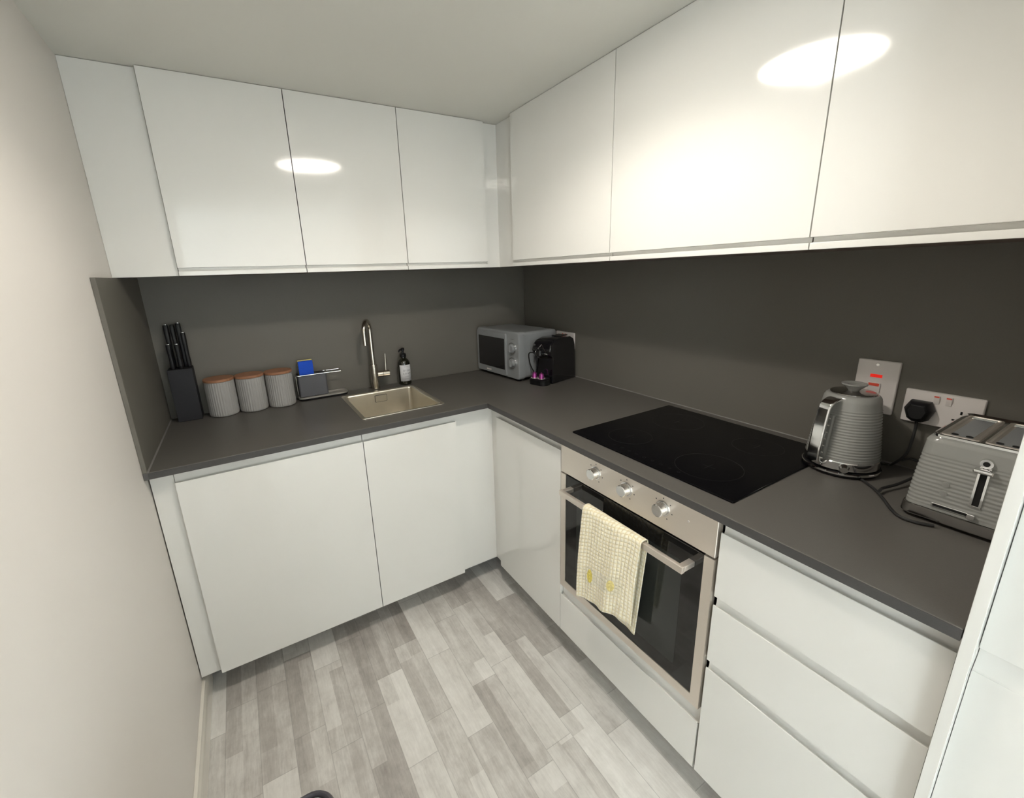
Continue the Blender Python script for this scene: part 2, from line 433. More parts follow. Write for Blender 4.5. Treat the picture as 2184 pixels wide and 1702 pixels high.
obj('shaded_front_edge', b, M_fedge_shade, wt, smooth=False, label='square front edge of the worktop, colour darkened to offset strong light')
b = BM(); box(b, WL+0.0006, WL+0.0126, OV-0.0012, OV-0.0002, ZC, ZW-0.001)
obj('edge_strip', b, M_edge, wt, label='thin pale end strip of the worktop')

b = BM(); prism(b, [(WL+0.0126, ZW+0.0001), (WL+0.0165, ZW+0.0001), (WL+0.0126, ZW+0.0035)], 'y', OV+0.001, SB-0.001)
obj('sealant_bead', b, M_seal, wt, smooth=False, label='pale grey sealant line along the left splashback')
b = BM(); prism(b, [(SR-0.0001, ZW+0.0001), (SR-0.0035, ZW+0.0001), (SR-0.0001, ZW+0.0030)], 'y', PE+0.002, SB-0.001)
obj('sealant_bead', b, M_seal, wt, smooth=False, label='pale grey sealant line along the right splashback')

# ------------------------------------------------------------------ door / drawer profiles
def door_base(f, z0, z1, back=None):
    """outline (depth, z): J-grip along the top, the scoop's back leg rising behind the lip"""
    zb = z1+0.0235 if back is None else back
    return [(f, z0+0.001), (f, z1-0.001), (f+0.001, z1), (f+0.0032, z1), (f+0.0045, z1-0.0015), (f+0.0058, z1-0.0048), (f+0.0085, z1-0.0072), (f+0.0115, z1-0.0066), (f+0.0138, z1-0.0038), (f+0.0148, z1+0.002), (f+0.0152, zb), (f+0.019, zb), (f+0.019, z0), (f+0.001, z0)]
def door_wall(f, z0, z1, th=0.0195):
    """grip groove above the bottom lip"""
    g = 0.0265
    return [(f+0.003, z0), (f+0.0022, z0+0.001), (f+0.0022, z0+0.0140), (f+0.0032, z0+0.0150), (f+0.0150, z0+0.0150), (f+0.0165, z0+0.0165), (f+0.0165, z0+g-0.0005), (f+0.001, z0+g), (f, z0+g+0.001), (f, z1-0.001), (f+0.001, z1), (f+th, z1), (f+th, z0)]
def front(name, poly, axis, a, b_, parent, m=None):
    bm = BM(); prism(bm, poly, axis, a, b_)
    return obj(name, bm, m or M_gloss, parent, ang=50)

GAP = 0.0015
# --- base units under the sink wall (front plane y)
def base_unit_y(label, x0, x1, right_gap=GAP):
    t = thing('base_cabinet', label, 'cabinet', ((x0+x1)/2, 0.28, ZB))
    b = BM(); box(b, x0+0.0008, x1-0.0008, 0.0, 0.55, ZB, ZB+0.55); box(b, x0+0.0008, x1-0.0008, 0.0, 0.018, ZB+0.55, ZC-0.0006)
    obj('carcass', b, M_carc, t)
    front('door', door_base(-0.020, ZB, ZD, ZC-0.002), 'x', x0+GAP, x1-right_gap, t)
    return t
base_unit_y('wide glossy white base cabinet door on the far left, below the canisters', -1.2011, -0.5956)
base_unit_y('narrower glossy white base cabinet below the sink', -0.5956, -0.1912)
b = BM(); box(b, WL+0.004, -1.2019, 0.0005, 0.018, ZB, ZC-0.001, 0.0006, 1)
recenter(tag(obj('filler_strip', b, M_gloss), 'glossy white vertical filler strip beside the left wall under the worktop', 'filler panel'))
b = BM(); slab(b, [-0.1904, -0.0005, 0.018], [-0.0698, 0.0005, 0.018], lambda x, y: y > 0.0 or x > 0.0, ZB, ZC-0.001)
recenter(tag(obj('corner_post', b, M_gloss, smooth=False), 'glossy white inside corner post between the two runs of base cabinets', 'filler panel'))

# --- base units under the hob wall (front plane x)
YO = -0.5291
t = thing('base_cabinet', 'glossy white base cabinet between the inside corner and the oven', 'cabinet', (0.28, (-0.0704+YO)/2, ZB))
b = BM(); box(b, 0.0, 0.56, YO+0.0008, -0.0710, ZB, ZC-0.0006); obj('carcass', b, M_carc, t)
front('door', door_base(-0.020, ZB, ZD, ZC-0.002), 'y', YO+GAP, -0.0704, t)

t = thing('oven_housing', 'white low housing unit with one shallow drawer below the oven', 'cabinet', (0.28, YO-0.3, ZB))
b = BM(); box(b, 0.0, 0.56, YO-0.5992, YO-0.0008, ZB, 0.3205)
obj('carcass', b, M_carc, t)
front('drawer_front', door_base(-0.020, ZB, 0.2765, 0.3200), 'y', YO-0.6+GAP, YO-GAP, t)

YD0, YD1 = -1.5385, -1.1325
t = thing('drawer_cabinet', 'glossy white base cabinet with three handleless drawers between the oven and the tall unit', 'cabinet', (0.28, (YD0+YD1)/2, ZB))
b = BM(); box(b, 0.004, 0.56, YD0, YD1-0.0004, ZB, ZC-0.0006); obj('carcass', b, M_carc, t)
for z0, z1 in ((ZB, 0.4775), (0.503, 0.6755), (0.7015, ZD)):
    d = front('drawer', door_base(-0.020, z0, z1, ZC-0.002 if z1 == ZD else None), 'y', YD0+GAP, YD1-GAP, t)
# plinth
b = BM(); slab(b, [WL+0.03, 0.125, 0.140], [PE+0.004, 0.125, 0.140], lambda x, y: y > 0.125 or x > 0.125, 0.0005, ZB-0.001)
recenter(tag(obj('plinth', b, M_plinth, smooth=False), 'grey recessed plinth running under the base cabinets', 'plinth'))

# --- tall fridge housing
t = thing('tall_housing', 'tall glossy white fridge housing at the right edge of the photo', 'cabinet', (0.28, -1.85, 0))
b = BM(); box(b, -0.044, 0.585, PE-0.0160, PE-0.0002, 0.0, CEIL-0.001, 0.0012, 2); obj('side_panel', b, M_gloss, t)
b = BM(); box(b, 0.004, 0.585, -2.17, PE-0.017, 0.0005, CEIL-0.001); obj('carcass', b, M_carc, t)
b = BM(); box(b, -0.022, -0.001, -2.168, PE-0.0166, 0.9135, CEIL-0.003, 0.0015); obj('upper_door', b, M_gloss, t)
zt = 0.9075
b = BM(); box(b, -0.0009, 0.0038, -2.166, PE-0.0175, zt-0.004, 0.9165); obj('gap_shade_strip', b, M_dark, t, smooth=False)  # dark strip standing for the shade in the gap between the doors
poly = [(-0.022, ZB), (-0.022, zt-0.041), (-0.0212, zt-0.0385), (-0.0195, zt-0.038), (-0.0175, zt-0.034), (-0.012, zt-0.022), (-0.008, zt-0.008), (-0.0075, zt), (-0.001, zt), (-0.001, ZB)]
front('lower_door', poly, 'y', -2.168, PE-0.0166, t)

# ------------------------------------------------------------------ wall cabinets
ZT = CEIL-0.0015
def wall_y(label, x0, x1):
    t = thing('wall_cabinet', label, 'cabinet', ((x0+x1)/2, 0.4, ZU))
    b = BM(); box(b, x0+0.0006, x1-0.0006, VY+0.021, SB-0.001, ZU+0.001, ZT); obj('carcass', b, M_under_shade, t)
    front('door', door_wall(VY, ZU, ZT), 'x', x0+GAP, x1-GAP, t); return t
def wall_x(label, y0, y1):
    t = thing('wall_cabinet', label, 'cabinet', (0.4, (y0+y1)/2, ZU))
    b = BM(); box(b, UX+0.021, SR-0.001, y0+0.0006, y1-0.0006, ZU+0.001, ZT); obj('carcass', b, M_under_shade, t)
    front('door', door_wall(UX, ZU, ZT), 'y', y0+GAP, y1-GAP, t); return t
wall_y('leftmost glossy white wall cabinet, above the canisters', -1.0884, -0.6797)
wall_y('middle glossy white wall cabinet, above the sponge caddy and tap', -0.6797, -0.2700)
wall_y('glossy white wall cabinet above the soap bottle, left of the corner', -0.2700, 0.1287)
wall_x('narrow glossy white wall cabinet right of the corner, above the microwave', -0.5309, 0.0738)
wall_x('glossy white wall cabinet directly above the hob', -1.1388, -0.5309)
wall_x('rightmost glossy white wall cabinet, above the kettle and toaster', PE+0.001, -1.1388)
b = BM(); box(b, WL+0.0005, -1.0892, VY+0.020, SB-0.001, ZU, ZT, 0.0006, 1)
recenter(tag(obj('wall_filler', b, M_gloss), 'recessed white filler panel between the left wall and the leftmost wall cabinet', 'filler panel'))
b = BM(); slab(b, [0.1294, UX+0.020, UX+0.038], [0.0744, VY+0.020, VY+0.038], lambda x, y: y > VY+0.020 or x > UX+0.020, ZU, ZT)
recenter(tag(obj('corner_post', b, M_gloss, smooth=False), 'recessed white inside corner post between the two runs of wall cabinets', 'filler panel'))

# ------------------------------------------------------------------ ceiling lamp + far downlight
LX, LY = -0.450, -0.805
t = thing('ceiling_lamp', 'round flush ceiling lamp with a glowing white diffuser, seen mirrored in the cabinet doors', 'lamp', (LX, LY, CEIL))
b = BM(); lathe(b, [(0.172, CEIL-0.0005), (0.174, CEIL-0.004), (0.174, CEIL-0.022), (0.171, CEIL-0.024), (0.1685, CEIL-0.0235), (0.1685, CEIL-0.020)], LX, LY, 64, cap1=False); obj('housing', b, M_plate, t)
b = BM(); lathe(b, [(0.1682, CEIL-0.021), (0.1682, CEIL-0.0255), (0.160, CEIL-0.0275), (0.10, CEIL-0.0285)], LX, LY, 64); obj('diffuser', b, M_lamp, t)
t = thing('recessed_downlight', 'small recessed downlight in the ceiling of the room behind', 'lamp', (-2.04, -4.30, CEIL))
b = BM(); lathe(b, [(0.052, CEIL-0.0005), (0.052, CEIL-0.006), (0.041, CEIL-0.007), (0.040, CEIL-0.003)], -2.04, -4.30, 32, cap1=False); obj('bezel', b, M_chrome, t)
b = BM(); lathe(b, [(0.039, CEIL-0.002), (0.039, CEIL-0.010), (0.034, CEIL-0.018)], -2.04, -4.30, 24); obj('bulb', b, M_spot, t)

# ------------------------------------------------------------------ hob
HX0, HX1, HY0, HY1 = 0.0212, 0.5412, -1.1305, -0.5405
t = thing('induction_hob', 'black glass induction hob set into the worktop', 'hob', ((HX0+HX1)/2, (HY0+HY1)/2, ZW))
b = BM(); loft(b, [rrect(HX0+d, HX1-d, HY0+d, HY1-d, 0.004, z) for d, z in ((0.0015, ZW+0.0003), (0, ZW+0.0012), (0, ZW+0.0042), (0.0014, ZW+0.0055))]); obj('glass_top', b, M_glassb, t, ang=60)
def ring(bm, cx, cy, z, r, w_, n=48):
    loft(bm, [circ(cx, cy, z, r, n), circ(cx, cy, z+0.00012, r, n), circ(cx, cy, z+0.00012, r-w_, n), circ(cx, cy, z, r-w_, n)], False, False)
zz = ZW+0.00555
for cx, cy, r in ((0.15, -0.69, 0.072), (0.40, -0.69, 0.090), (0.15, -0.98, 0.090), (0.40, -0.98, 0.072)):
    b = BM(); 
    for sx, sy in ((1, 0), (0, 1)):
        box(b, cx-0.018*sx-0.0006, cx+0.018*sx+0.0006, cy-0.018*sy-0.0006, cy+0.018*sy+0.0006, zz, zz+0.00012)
    ring(b, cx, cy, zz, r, 0.0012)
    obj('cooking_zone', b, M_hobmark, t, smooth=False, label='faint printed cooking zone ring')
for k in range(9):
    b = BM(); ring(b, 0.052, -0.835+(k-4)*0.030, zz, 0.0045, 0.0008, 20)
    obj('touch_control', b, M_hobmark, t, smooth=False)

# ------------------------------------------------------------------ oven
OY0, OY1 = YO-0.5970, YO-0.0030
t = thing('built_in_oven', 'stainless steel built-in oven with a black glass door and three knobs', 'oven', (0.2, (OY0+OY1)/2, 0.3233))
b = BM(); box(b, 0.0, 0.55, OY0+0.01, OY1-0.01, 0.3240, ZC-0.004); obj('casing', b, M_black, t)
b = BM(); box(b, -0.022, 0.0, OY0, OY1, 0.8065, ZC-0.002, 0.0010, 1); cp = obj('control_panel', b, M_steel, t)
for y in (-0.708, -0.838, -0.968):
    for k in range(7):
        a = R(-150+k*50); yy = y+0.030*math.sin(a); z = 0.869+0.030*math.cos(a)
        b = BM(); box(b, -0.02235, -0.0219, yy-0.0016, yy+0.0016, z-0.0016, z+0.0016)
        obj('dial_mark', b, M_print, cp, smooth=False)
for y in (-0.708, -0.838, -0.968):
    b = BM(); cyl(b, (-0.0221, y, 0.869), (-0.0255, y, 0.869), 0.0230, 0.0220, 36); cyl(b, (-0.0250, y, 0.869), (-0.0470, y, 0.869), 0.0190, 0.0178, 36); cyl(b, (-0.0470, y, 0.869), (-0.0485, y, 0.869), 0.0178, 0.0160, 36)
    k = obj('knob', b, M_chrome, t); 
b = BM(); cyl(b, (-0.022, -1.047, 0.870), (-0.0232, -1.047, 0.870), 0.003, n=16); obj('indicator_light', b, M_red.copy() if False else M_plate, t)
# door: frame + glass + window + handle
b = BM()
FZ0, FZ1 = 0.3240, 0.8010
ys2 = [OY0, OY0+0.027, OY1-0.027, OY1]; zs2 = [FZ0, FZ0+0.030, FZ1]
for i in range(3):
    for j in range(2):
        if i == 1 and j == 1: continue
        box(b, -0.0225, -0.003, ys2[i], ys2[i+1], zs2[j], zs2[j+1])
bmesh.ops.remove_doubles(b, verts=b.verts, dist=1e-6)
dr = obj('door', b, M_steel, t, smooth=False, label='black glass oven door in a stainless frame')
b = BM(); box(b, -0.0205, -0.004, ys2[1], ys2[2], zs2[1], FZ1, 0.0008, 1); obj('door_glass', b, M_oveng, dr)
b = BM(); loft(b, [[(x, p[0], p[1]) for p in rrect(-1.040, -0.617, 0.400, 0.745, 0.012, 0)] for x in (-0.0208, -0.0203)]); obj('viewing_window', b, M_ovenw, dr)
b = BM(); box(b, -0.073, -0.060, -1.075, -0.583, 0.748, 0.768, 0.002, 2)
for y in (-1.071, -0.587-0.0): box(b, -0.0612, -0.0200, y-0.004 if y < -1 else y-0.014, y+0.014 if y < -1 else y+0.004, 0.750, 0.766, 0.0015, 1)
obj('handle', b, M_steel, dr, label='square steel bar handle')

# ------------------------------------------------------------------ tea towel over the oven handle
def towel():
    bm = BM(); uvl = bm.loops.layers.uv.new('UVMap')
    y0, y1 = -0.716, -0.950
    nu = 48
    # path (x, z, arc) over the bar : back bottom -> top -> front bottom
    def path(u):
        zb_back = 0.430; zf = 0.424+0.004*math.sin(u*9.0+0.5)+0.085*u-0.030*u*u
        pts = []
        nb, nf = 26, 44
        wob = 0.004*math.sin(u*11)+0.003*math.sin(u*23+1)
        for k in range(nb+1):
            s = k/nb; z = zb_back+(0.760-zb_back)*s
            pts.append((-0.0505-0.004*(1-s)+wob*(1-s)*0.5, z))
        for k in range(1, 8):
            a = PI*k/8; pts.append((-0.0665+0.0150*math.cos(a), 0.7655+0.0090*math.sin(a)))
        for k in range(nf+1):
            s = k/nf; z = 0.760-(0.760-zf)*s
            fold = (0.006*math.sin(u*9.5+2.2)+0.003*math.sin(u*21+s*3))*(0.2+0.8*s)
            pts.append((-0.0825-0.004*math.sin(s*PI*0.9)-fold*0.8-0.007*s*(1-u)-0.004*s*u, z))
        return pts
    grid = []
    for i in range(nu+1):
        u = i/nu; P = path(u); arc = 0; col = []
        A = [0]
        for a, c in zip(P, P[1:]): A.append(A[-1]+math.hypot(a[0]-c[0], a[1]-c[1]))
        for j, (x, z) in enumerate(P):
            s = j/(len(P)-1)
            y = y0+(y1-y0)*u
            f = max(0, s-0.45)/0.55
            y += 0.010*f*(1-u)+f*0.018*u
            if j <= 26: y += 0.022*u*(1-j/26)
            col.append((bm.verts.new((x, y, z)), u*abs(y1-y0), A[-1]-A[j]))
        grid.append(col)
    for i in range(nu):
        for j in range(len(grid[0])-1):
            q = (grid[i][j], grid[i+1][j], grid[i+1][j+1], grid[i][j+1])
            f = bm.faces.new([v[0] for v in q])
            for lp, v in zip(f.loops, q): lp[uvl].uv = (v[1], v[2])
    return bm
b = towel(); tw = obj('tea_towel', b, M_towel, ang=180)
sol = tw.modifiers.new('thickness', 'SOLIDIFY'); sol.thickness = 0.003; sol.offset = 0
recenter(tag(tw, 'cream yellow waffle tea towel with lemon print hanging over the oven handle', 'tea towel'))

# ------------------------------------------------------------------ sink
t = thing('inset_sink', 'small square stainless steel sink set into the worktop', 'sink', ((SX0+SX1)/2, (SY0+SY1)/2, ZW))
b = BM()
L_ = []
for d, z, r in ((0, ZW+0.0004, 0.012), (0.0006, ZW+0.0022, 0.012), (0.012, ZW+0.0022, 0.014), (0.017, ZW+0.0005, 0.016), (0.019, ZW-0.006, 0.016), (0.022, ZW-0.165, 0.020), (0.030, ZW-0.178, 0.024), (0.060, ZW-0.182, 0.03), (0.14, ZW-0.185, 0.02)):
    L_.append(rrect(SX0+d, SX1-d, SY0+d, SY1-d, r, z, 6))
loft(b, L_, cap0=False); sk = obj('basin', b, M_sink, t, ang=60)
b = BM()
yw = SY1-0.0215
for q in ((-0.402, -0.398, 1.0, 0), ):
    pass
loft(b, [[(p[0], yv, p[1]) for p in rrect(-0.410, -0.352, 0.895, 0.928, 0.003, 0)] for yv in (yw+0.0015, yw-0.0025)]); obj('overflow_plate', b, M_sink, t)
b = BM(); loft(b, [[(p[0], yv, p[1]) for p in rrect(-0.4118, -0.3502, 0.8932, 0.9298, 0.004, 0)] for yv in (yw+0.0015, yw-0.0006)]); obj('overflow_gap', b, M_bmatt, t)
b = BM(); lathe(b, [(0.040, ZW-0.1848), (0.040, ZW-0.1825), (0.034, ZW-0.1820), (0.030, ZW-0.1835)], (SX0+SX1)/2, (SY0+SY1)/2, 32); obj('drain', b, M_chrome, t)

# ------------------------------------------------------------------ tap
TX, TY = -0.386, 0.520
t = thing('mixer_tap', 'brushed steel mixer tap with a tall curved spout behind the sink', 'tap', (TX, TY, ZW))
b = BM(); lathe(b, [(0.0225, ZW+0.0003), (0.0225, ZW+0.004), (0.0190, ZW+0.006), (0.0190, ZW+0.128), (0.0180, ZW+0.130)], TX, TY, 36); obj('body', b, M_tap, t)
dx, dy = -0.052, -0.090; dl = math.hypot(dx, dy); dx /= dl; dy /= dl; rr = 0.050; zc = ZW+0.305
pts = [(TX, TY, ZW+0.128), (TX, TY, ZW+0.2), (TX, TY, zc)]
for k in range(1, 17):
    a = PI*k/16; q = rr*(1-math.cos(a)); pts.append((TX+dx*q, TY+dy*q, zc+rr*math.sin(a)))
pts.append((TX+dx*2*rr, TY+dy*2*rr, ZW+0.245))
b = BM(); tube(b, pts, 0.0112, 20); obj('spout', b, M_tap, t)
zl = ZW+0.078
b = BM(); cyl(b, (TX+0.016, TY, zl), (TX+0.043, TY-0.002, zl), 0.0165, n=28); cyl(b, (TX+0.0435, TY-0.002, zl), (TX+0.0455, TY-0.002, zl), 0.0150, n=28); cyl(b, (TX+0.046, TY-0.002, zl), (TX+0.076, TY-0.004, zl), 0.0165, n=28); obj('lever_hub', b, M_tap, t)
b = BM(); cyl(b, (TX+0.060, TY-0.003, zl+0.010), (TX+0.064, TY-0.003, zl+0.103), 0.0042, 0.0036, 16); obj('lever', b, M_tap, t)

# ------------------------------------------------------------------ soap bottle
BX, BY = -0.222, 0.535
t = thing('soap_bottle', 'dark amber pump bottle with a white paper label beside the tap', 'bottle', (BX, BY, ZW))
b = BM(); lathe(b, [(0.029, ZW+0.0003), (0.0325, ZW+0.003), (0.0330, ZW+0.008), (0.0330, ZW+0.108), (0.031, ZW+0.120), (0.024, ZW+0.132), (0.016, ZW+0.139), (0.0135, ZW+0.142), (0.0135, ZW+0.147)], BX, BY, 44); obj('glass', b, M_amber, t)
b = BM(); lathe(b, [(0.0155, ZW+0.1465), (0.0155, ZW+0.163), (0.012, ZW+0.166), (0.0055, ZW+0.167), (0.0055, ZW+0.181), (0.0095, ZW+0.182), (0.0095, ZW+0.193), (0.007, ZW+0.195)], BX, BY, 28)
tube(b, [(BX, BY, ZW+0.188), (BX-0.012, BY-0.010, ZW+0.190), (BX-0.024, BY-0.018, ZW+0.187), (BX-0.029, BY-0.022, ZW+0.179)], [0.0055, 0.005, 0.0042, 0.0036], 12); obj('pump', b, M_black, t)
la = math.atan2(-1.647-BY, -0.93-BX)+R(16); rr = 0.0334
b = BM(); n = 20; lo = []
for zq in (ZW+0.021, ZW+0.108):
    lo.append([(BX+rr*math.cos(la+(k/n-0.5)*R(118)), BY+rr*math.sin(la+(k/n-0.5)*R(118)), zq) for k in range(n+1)])
loft(b, lo, False, False, closed=False); lb = obj('label', b, M_label, t)
sm = lb.modifiers.new('thickness', 'SOLIDIFY'); sm.thickness = 0.0003; sm.offset = 1
inv = world_loc(t).inverted()
def wraptext(s, size, zc_, sp_=1.0):
    def xf(c):
        a = la+R(6)+c.x*sp_/0.0340
        rad = 0.0338+c.z
        return inv @ Vector((BX+rad*math.cos(a), BY+rad*math.sin(a), zc_+c.y))
    textmesh(s, size, M_ink, 'label_text', t, xf, 0.0002)
wraptext('D I S H', 0.0125, ZW+0.078); wraptext('S O A P', 0.0125, ZW+0.062)
for zq, hw in ((ZW+0.098, 22), (ZW+0.046, 18), (ZW+0.034, 24)):
    b = BM(); lo = []
    for z in (zq, zq+0.0007): lo.append([(BX+0.0341*math.cos(la+R(6)+(k/8-0.5)*R(2*hw)), BY+0.0341*math.sin(la+R(6)+(k/8-0.5)*R(2*hw)), z) for k in range(9)])
    loft(b, lo, False, False, closed=False); obj('label_rule', b, M_ink, t)

# ------------------------------------------------------------------ sink caddy + sponge
t = thing('sink_caddy', 'steel and dark grey sponge caddy between the canisters and the tap', 'caddy', (-0.64, 0.54, ZW))
cx0, cx1, cy0, cy1 = -0.752, -0.525, 0.508, 0.578
b = BM(); loft(b, [rrect(cx0+d, cx1-d, cy0+d, cy1-d, 0.022, z) for d, z in ((0.004, ZW+0.0004), (0.001, ZW+0.003), (0.0, ZW+0.010))]); obj('base', b, M_black, t)
b = BM(); loft(b, [rrect(cx0+d, cx1-d, cy0+d, cy1-d, 0.022, z) for d, z in ((0.0, ZW+0.0102), (-0.001, ZW+0.017), (0.001, ZW+0.019), (0.004, ZW+0.0185), (0.008, ZW+0.014))]); obj('tray', b, M_tray, t)
b = BM(); zt2 = ZW+0.124
def wire(bm, P, r=0.0028, close=False):
    P = list(P)
    if close: P = P+[P[0]]
    tube(bm, P, r, 10)
wire(b, rrect(cx0+0.002, cx1-0.016, cy0+0.004, cy1-0.004, 0.010, zt2, 4), close=True)
wire(b, [(cx0+0.002, cy0+0.030, zt2), (cx0+0.001, cy0+0.030, ZW+0.05), (cx0+0.005, cy0+0.030, ZW+0.017)])
wire(b, [(-0.612, cy1-0.004, zt2), (-0.612, cy1-0.004, ZW+0.017)]); wire(b, [(-0.612, cy0+0.006, zt2), (-0.612, cy1-0.006, zt2)])
obj('frame', b, M_chrome, t)
b = BM(); x0, x1, y0, y1 = cx0+0.008, -0.616, cy0+0.010, cy1-0.008
loft(b, [rrect(x0, x1, y0, y1, 0.008, ZW+0.0195), rrect(x0, x1, y0, y1, 0.008, ZW+0.120), rrect(x0+0.003, x1-0.003, y0+0.003, y1-0.003, 0.006, ZW+0.120), rrect(x0+0.003, x1-0.003, y0+0.003, y1-0.003, 0.006, ZW+0.024)]); obj('insert', b, M_cad, t)
t = thing('sponge', 'blue and yellow scouring sponge standing in the sink caddy', 'sponge', (-0.70, 0.545, ZW+0.03))
b = BM(); box(b, -0.733, -0.668, 0.532, 0.549, ZW+0.100, ZW+0.188, 0.003, 2); obj('scourer', b, M_sblue, t)
b = BM(); box(b, -0.733, -0.668, 0.5492, 0.563, ZW+0.100, ZW+0.191, 0.003, 2); obj('foam', b, M_syel, t)

# ------------------------------------------------------------------ canisters
def canister(cx, cy, label):
    t = thing('canister', label, 'canister', (cx, cy, ZW), 0, 'ribbed grey canisters')
    b = BM(); n = 144; prof = [(0.050, 0.0004), (0.0550, 0.003), (0.0570, 0.010), (0.0570, 0.148), (0.0560, 0.152)]
    lo = []
    for i, (r, z) in enumerate(prof):
        lp = []
        for k in range(n):
            a = 2*PI*k/n; q = r-(0.0022*(0.5+0.5*math.cos(a*36)) if 0 < i < 4 else 0)
            lp.append((cx+q*math.cos(a), cy+q*math.sin(a), ZW+z))
        lo.append(lp)
    loft(b, lo); obj('jar', b, M_can, t, ang=60)
    b = BM(); lathe(b, [(0.0545, ZW+0.1522), (0.0580, ZW+0.1535), (0.0585, ZW+0.1560), (0.0585, ZW+0.1620), (0.0570, ZW+0.1640)], cx, cy, 48); obj('lid', b, M_wood, t, label='round wooden lid')
canister(-1.054, 0.520, 'left grey ribbed canister with wooden lid, next to the knife block')
canister(-0.938, 0.520, 'middle grey ribbed canister with wooden lid, between the other two canisters')
canister(-0.822, 0.520, 'right grey ribbed canister with wooden lid, next to the sink caddy')

# ------------------------------------------------------------------ knife block and knives
kx0, kx1, ky0, ky1 = -1.222, -1.136, 0.500, 0.574
b = BM(); box(b, kx0, kx1, ky0, ky1, ZW+0.0004, ZW+0.222, 0.0025, 2)
recenter(tag(obj('knife_block', b, M_block), 'tall square black knife block in the left corner of the worktop', 'knife block'))
def knife(cx, cy, ztop, label, hw=0.0085, ht=0.0125):
    t = thing('knife', label, 'knife', (cx, cy, ZW+0.2225), 0, 'black-handled knives in the block')
    z0 = ZW+0.2228; lo = []
    H = ztop-z0
    for f, kx, ky in ((0, .75, .7), (.06, .85, .8), (.12, 1, 1), (.35, .82, .86), (.6, .9, .95), (.85, 1.05, 1.12), (.97, .98, 1.0), (1, .75, .75)):
        lo.append(rrect(cx-hw*kx, cx+hw*kx, cy-ht*ky, cy+ht*ky, hw*kx*0.7, z0+H*f, 4))
    b = BM(); loft(b, lo); obj('grip', b, M_black, t, ang=50)
    b = BM(); 
    for f in (0.3, 0.62): cyl(b, (cx-hw*0.95, cy-ht*0.9, z0+H*f), (cx-hw*0.5, cy-ht*1.02, z0+H*f), 0.0020, n=10)
    b.free()
    b = BM(); loft(b, [rrect(cx-hw*0.76, cx+hw*0.76, cy-ht*0.76, cy+ht*0.76, hw*0.4, z, 3) for z in (ztop-0.0006, ztop+0.0012)]); obj('end_cap', b, M_chrome if hw > 0.0078 else M_black, t)
knife(-1.199, 0.552, 1.348, 'tall knife at the back left of the block')
knife(-1.178, 0.556, 1.345, 'tall knife at the back of the block, second from left', 0.0075)
knife(-1.157, 0.552, 1.352, 'tallest knife at the back of the block, third from left')
knife(-1.200, 0.518, 1.272, 'short knife at the front left of the block')
knife(-1.172, 0.518, 1.270, 'short knife at the front middle of the block')
knife(-1.146, 0.545, 1.312, 'knife at the right side of the block')
# ------------------------------------------------------------------ microwave
ma = math.atan2(-0.9975, 0.07)
mfl = Vector((0.244, 0.566, ZW))
MW, MD, MZ0, MZ1 = 0.395, 0.265, 0.012, 0.263
t = thing('microwave', 'grey microwave oven with two dials standing in the corner of the worktop', 'microwave', mfl, ma)
b = BM()
loops = []
for d, y in ((0.010, 0.0), (0.003, 0.003), (0.0, 0.010), (0.0, 0.040), (0.004, 0.044), (0.004, MD-0.03), (0.008, MD-0.02), (0.010, MD)):
    loops.append([(p[0], y, p[1]) for p in rrect(d, MW-d, MZ0+d*0.6, MZ1-d, 0.016, 0)])
loft(b, loops); obj('body', b, M_greyp, t, world=False, ang=40)
b = BM(); loft(b, [[(p[0], y, p[1]) for p in rrect(0.010+d, 0.292-d, MZ0+0.006+d, MZ1-0.014-d, 0.010, 0)] for d, y in ((0, -0.0001), (0, -0.006), (0.002, -0.008))]); md = obj('door', b, M_greyp, t, world=False)
b = BM(); loft(b, [[(p[0], y, p[1]) for p in rrect(0.030, 0.280, 0.052, 0.220, 0.003, 0)] for y in (-0.0078, -0.0092)]); obj('door_window', b, M_bgloss, md, world=False)
for zk in (0.176, 0.098):
    b = BM(); cyl(b, (0.343, -0.0002, zk), (0.343, -0.003, zk), 0.029, 0.028, 36); cyl(b, (0.343, -0.003, zk), (0.343, -0.018, zk), 0.022, 0.0205, 36); box(b, 0.3405, 0.3455, -0.022, -0.0175, zk-0.019, zk+0.019, 0.001, 1); k = obj('dial', b, M_greyp, t, world=False)
    b = BM(); loft(b, [[(0.343+r_*math.cos(2*PI*q/36), y, zk+r_*math.sin(2*PI*q/36)) for q in range(36)] for r_, y in ((0.0310, -0.0002), (0.0305, -0.0062), (0.0280, -0.0066), (0.0275, -0.0002))], False, False); obj('dial_ring', b, M_chrome, k, world=False)
b = BM(); box(b, 0.105, 0.150, -0.0092, -0.0079, 0.029, 0.037, 0.0004, 1); obj('badge', b, M_plate, md, world=False)
b = BM(); 
for q in range(5): box(b, 0.330+q*0.005, 0.333+q*0.005, -0.0008, -0.0001, 0.222, 0.225)
obj('dial_caption', b, M_chrome, t, world=False, smooth=False)
b = BM(); loft(b, [[(x, p[0], p[1]) for p in rrect(0.075, MD-0.035, 0.040, 0.215, 0.008, 0)] for x in (MW-0.0041, MW-0.0025)]); obj('side_panel', b, M_greyp, t, world=False)
for (x, y) in ((0.04, 0.03), (MW-0.04, 0.03), (0.04, MD-0.04), (MW-0.04, MD-0.04)):
    b = BM(); lathe(b, [(0.012, 0.0003), (0.014, MZ0+0.001)], x, y, 20); obj('foot', b, M_black, t, world=False)

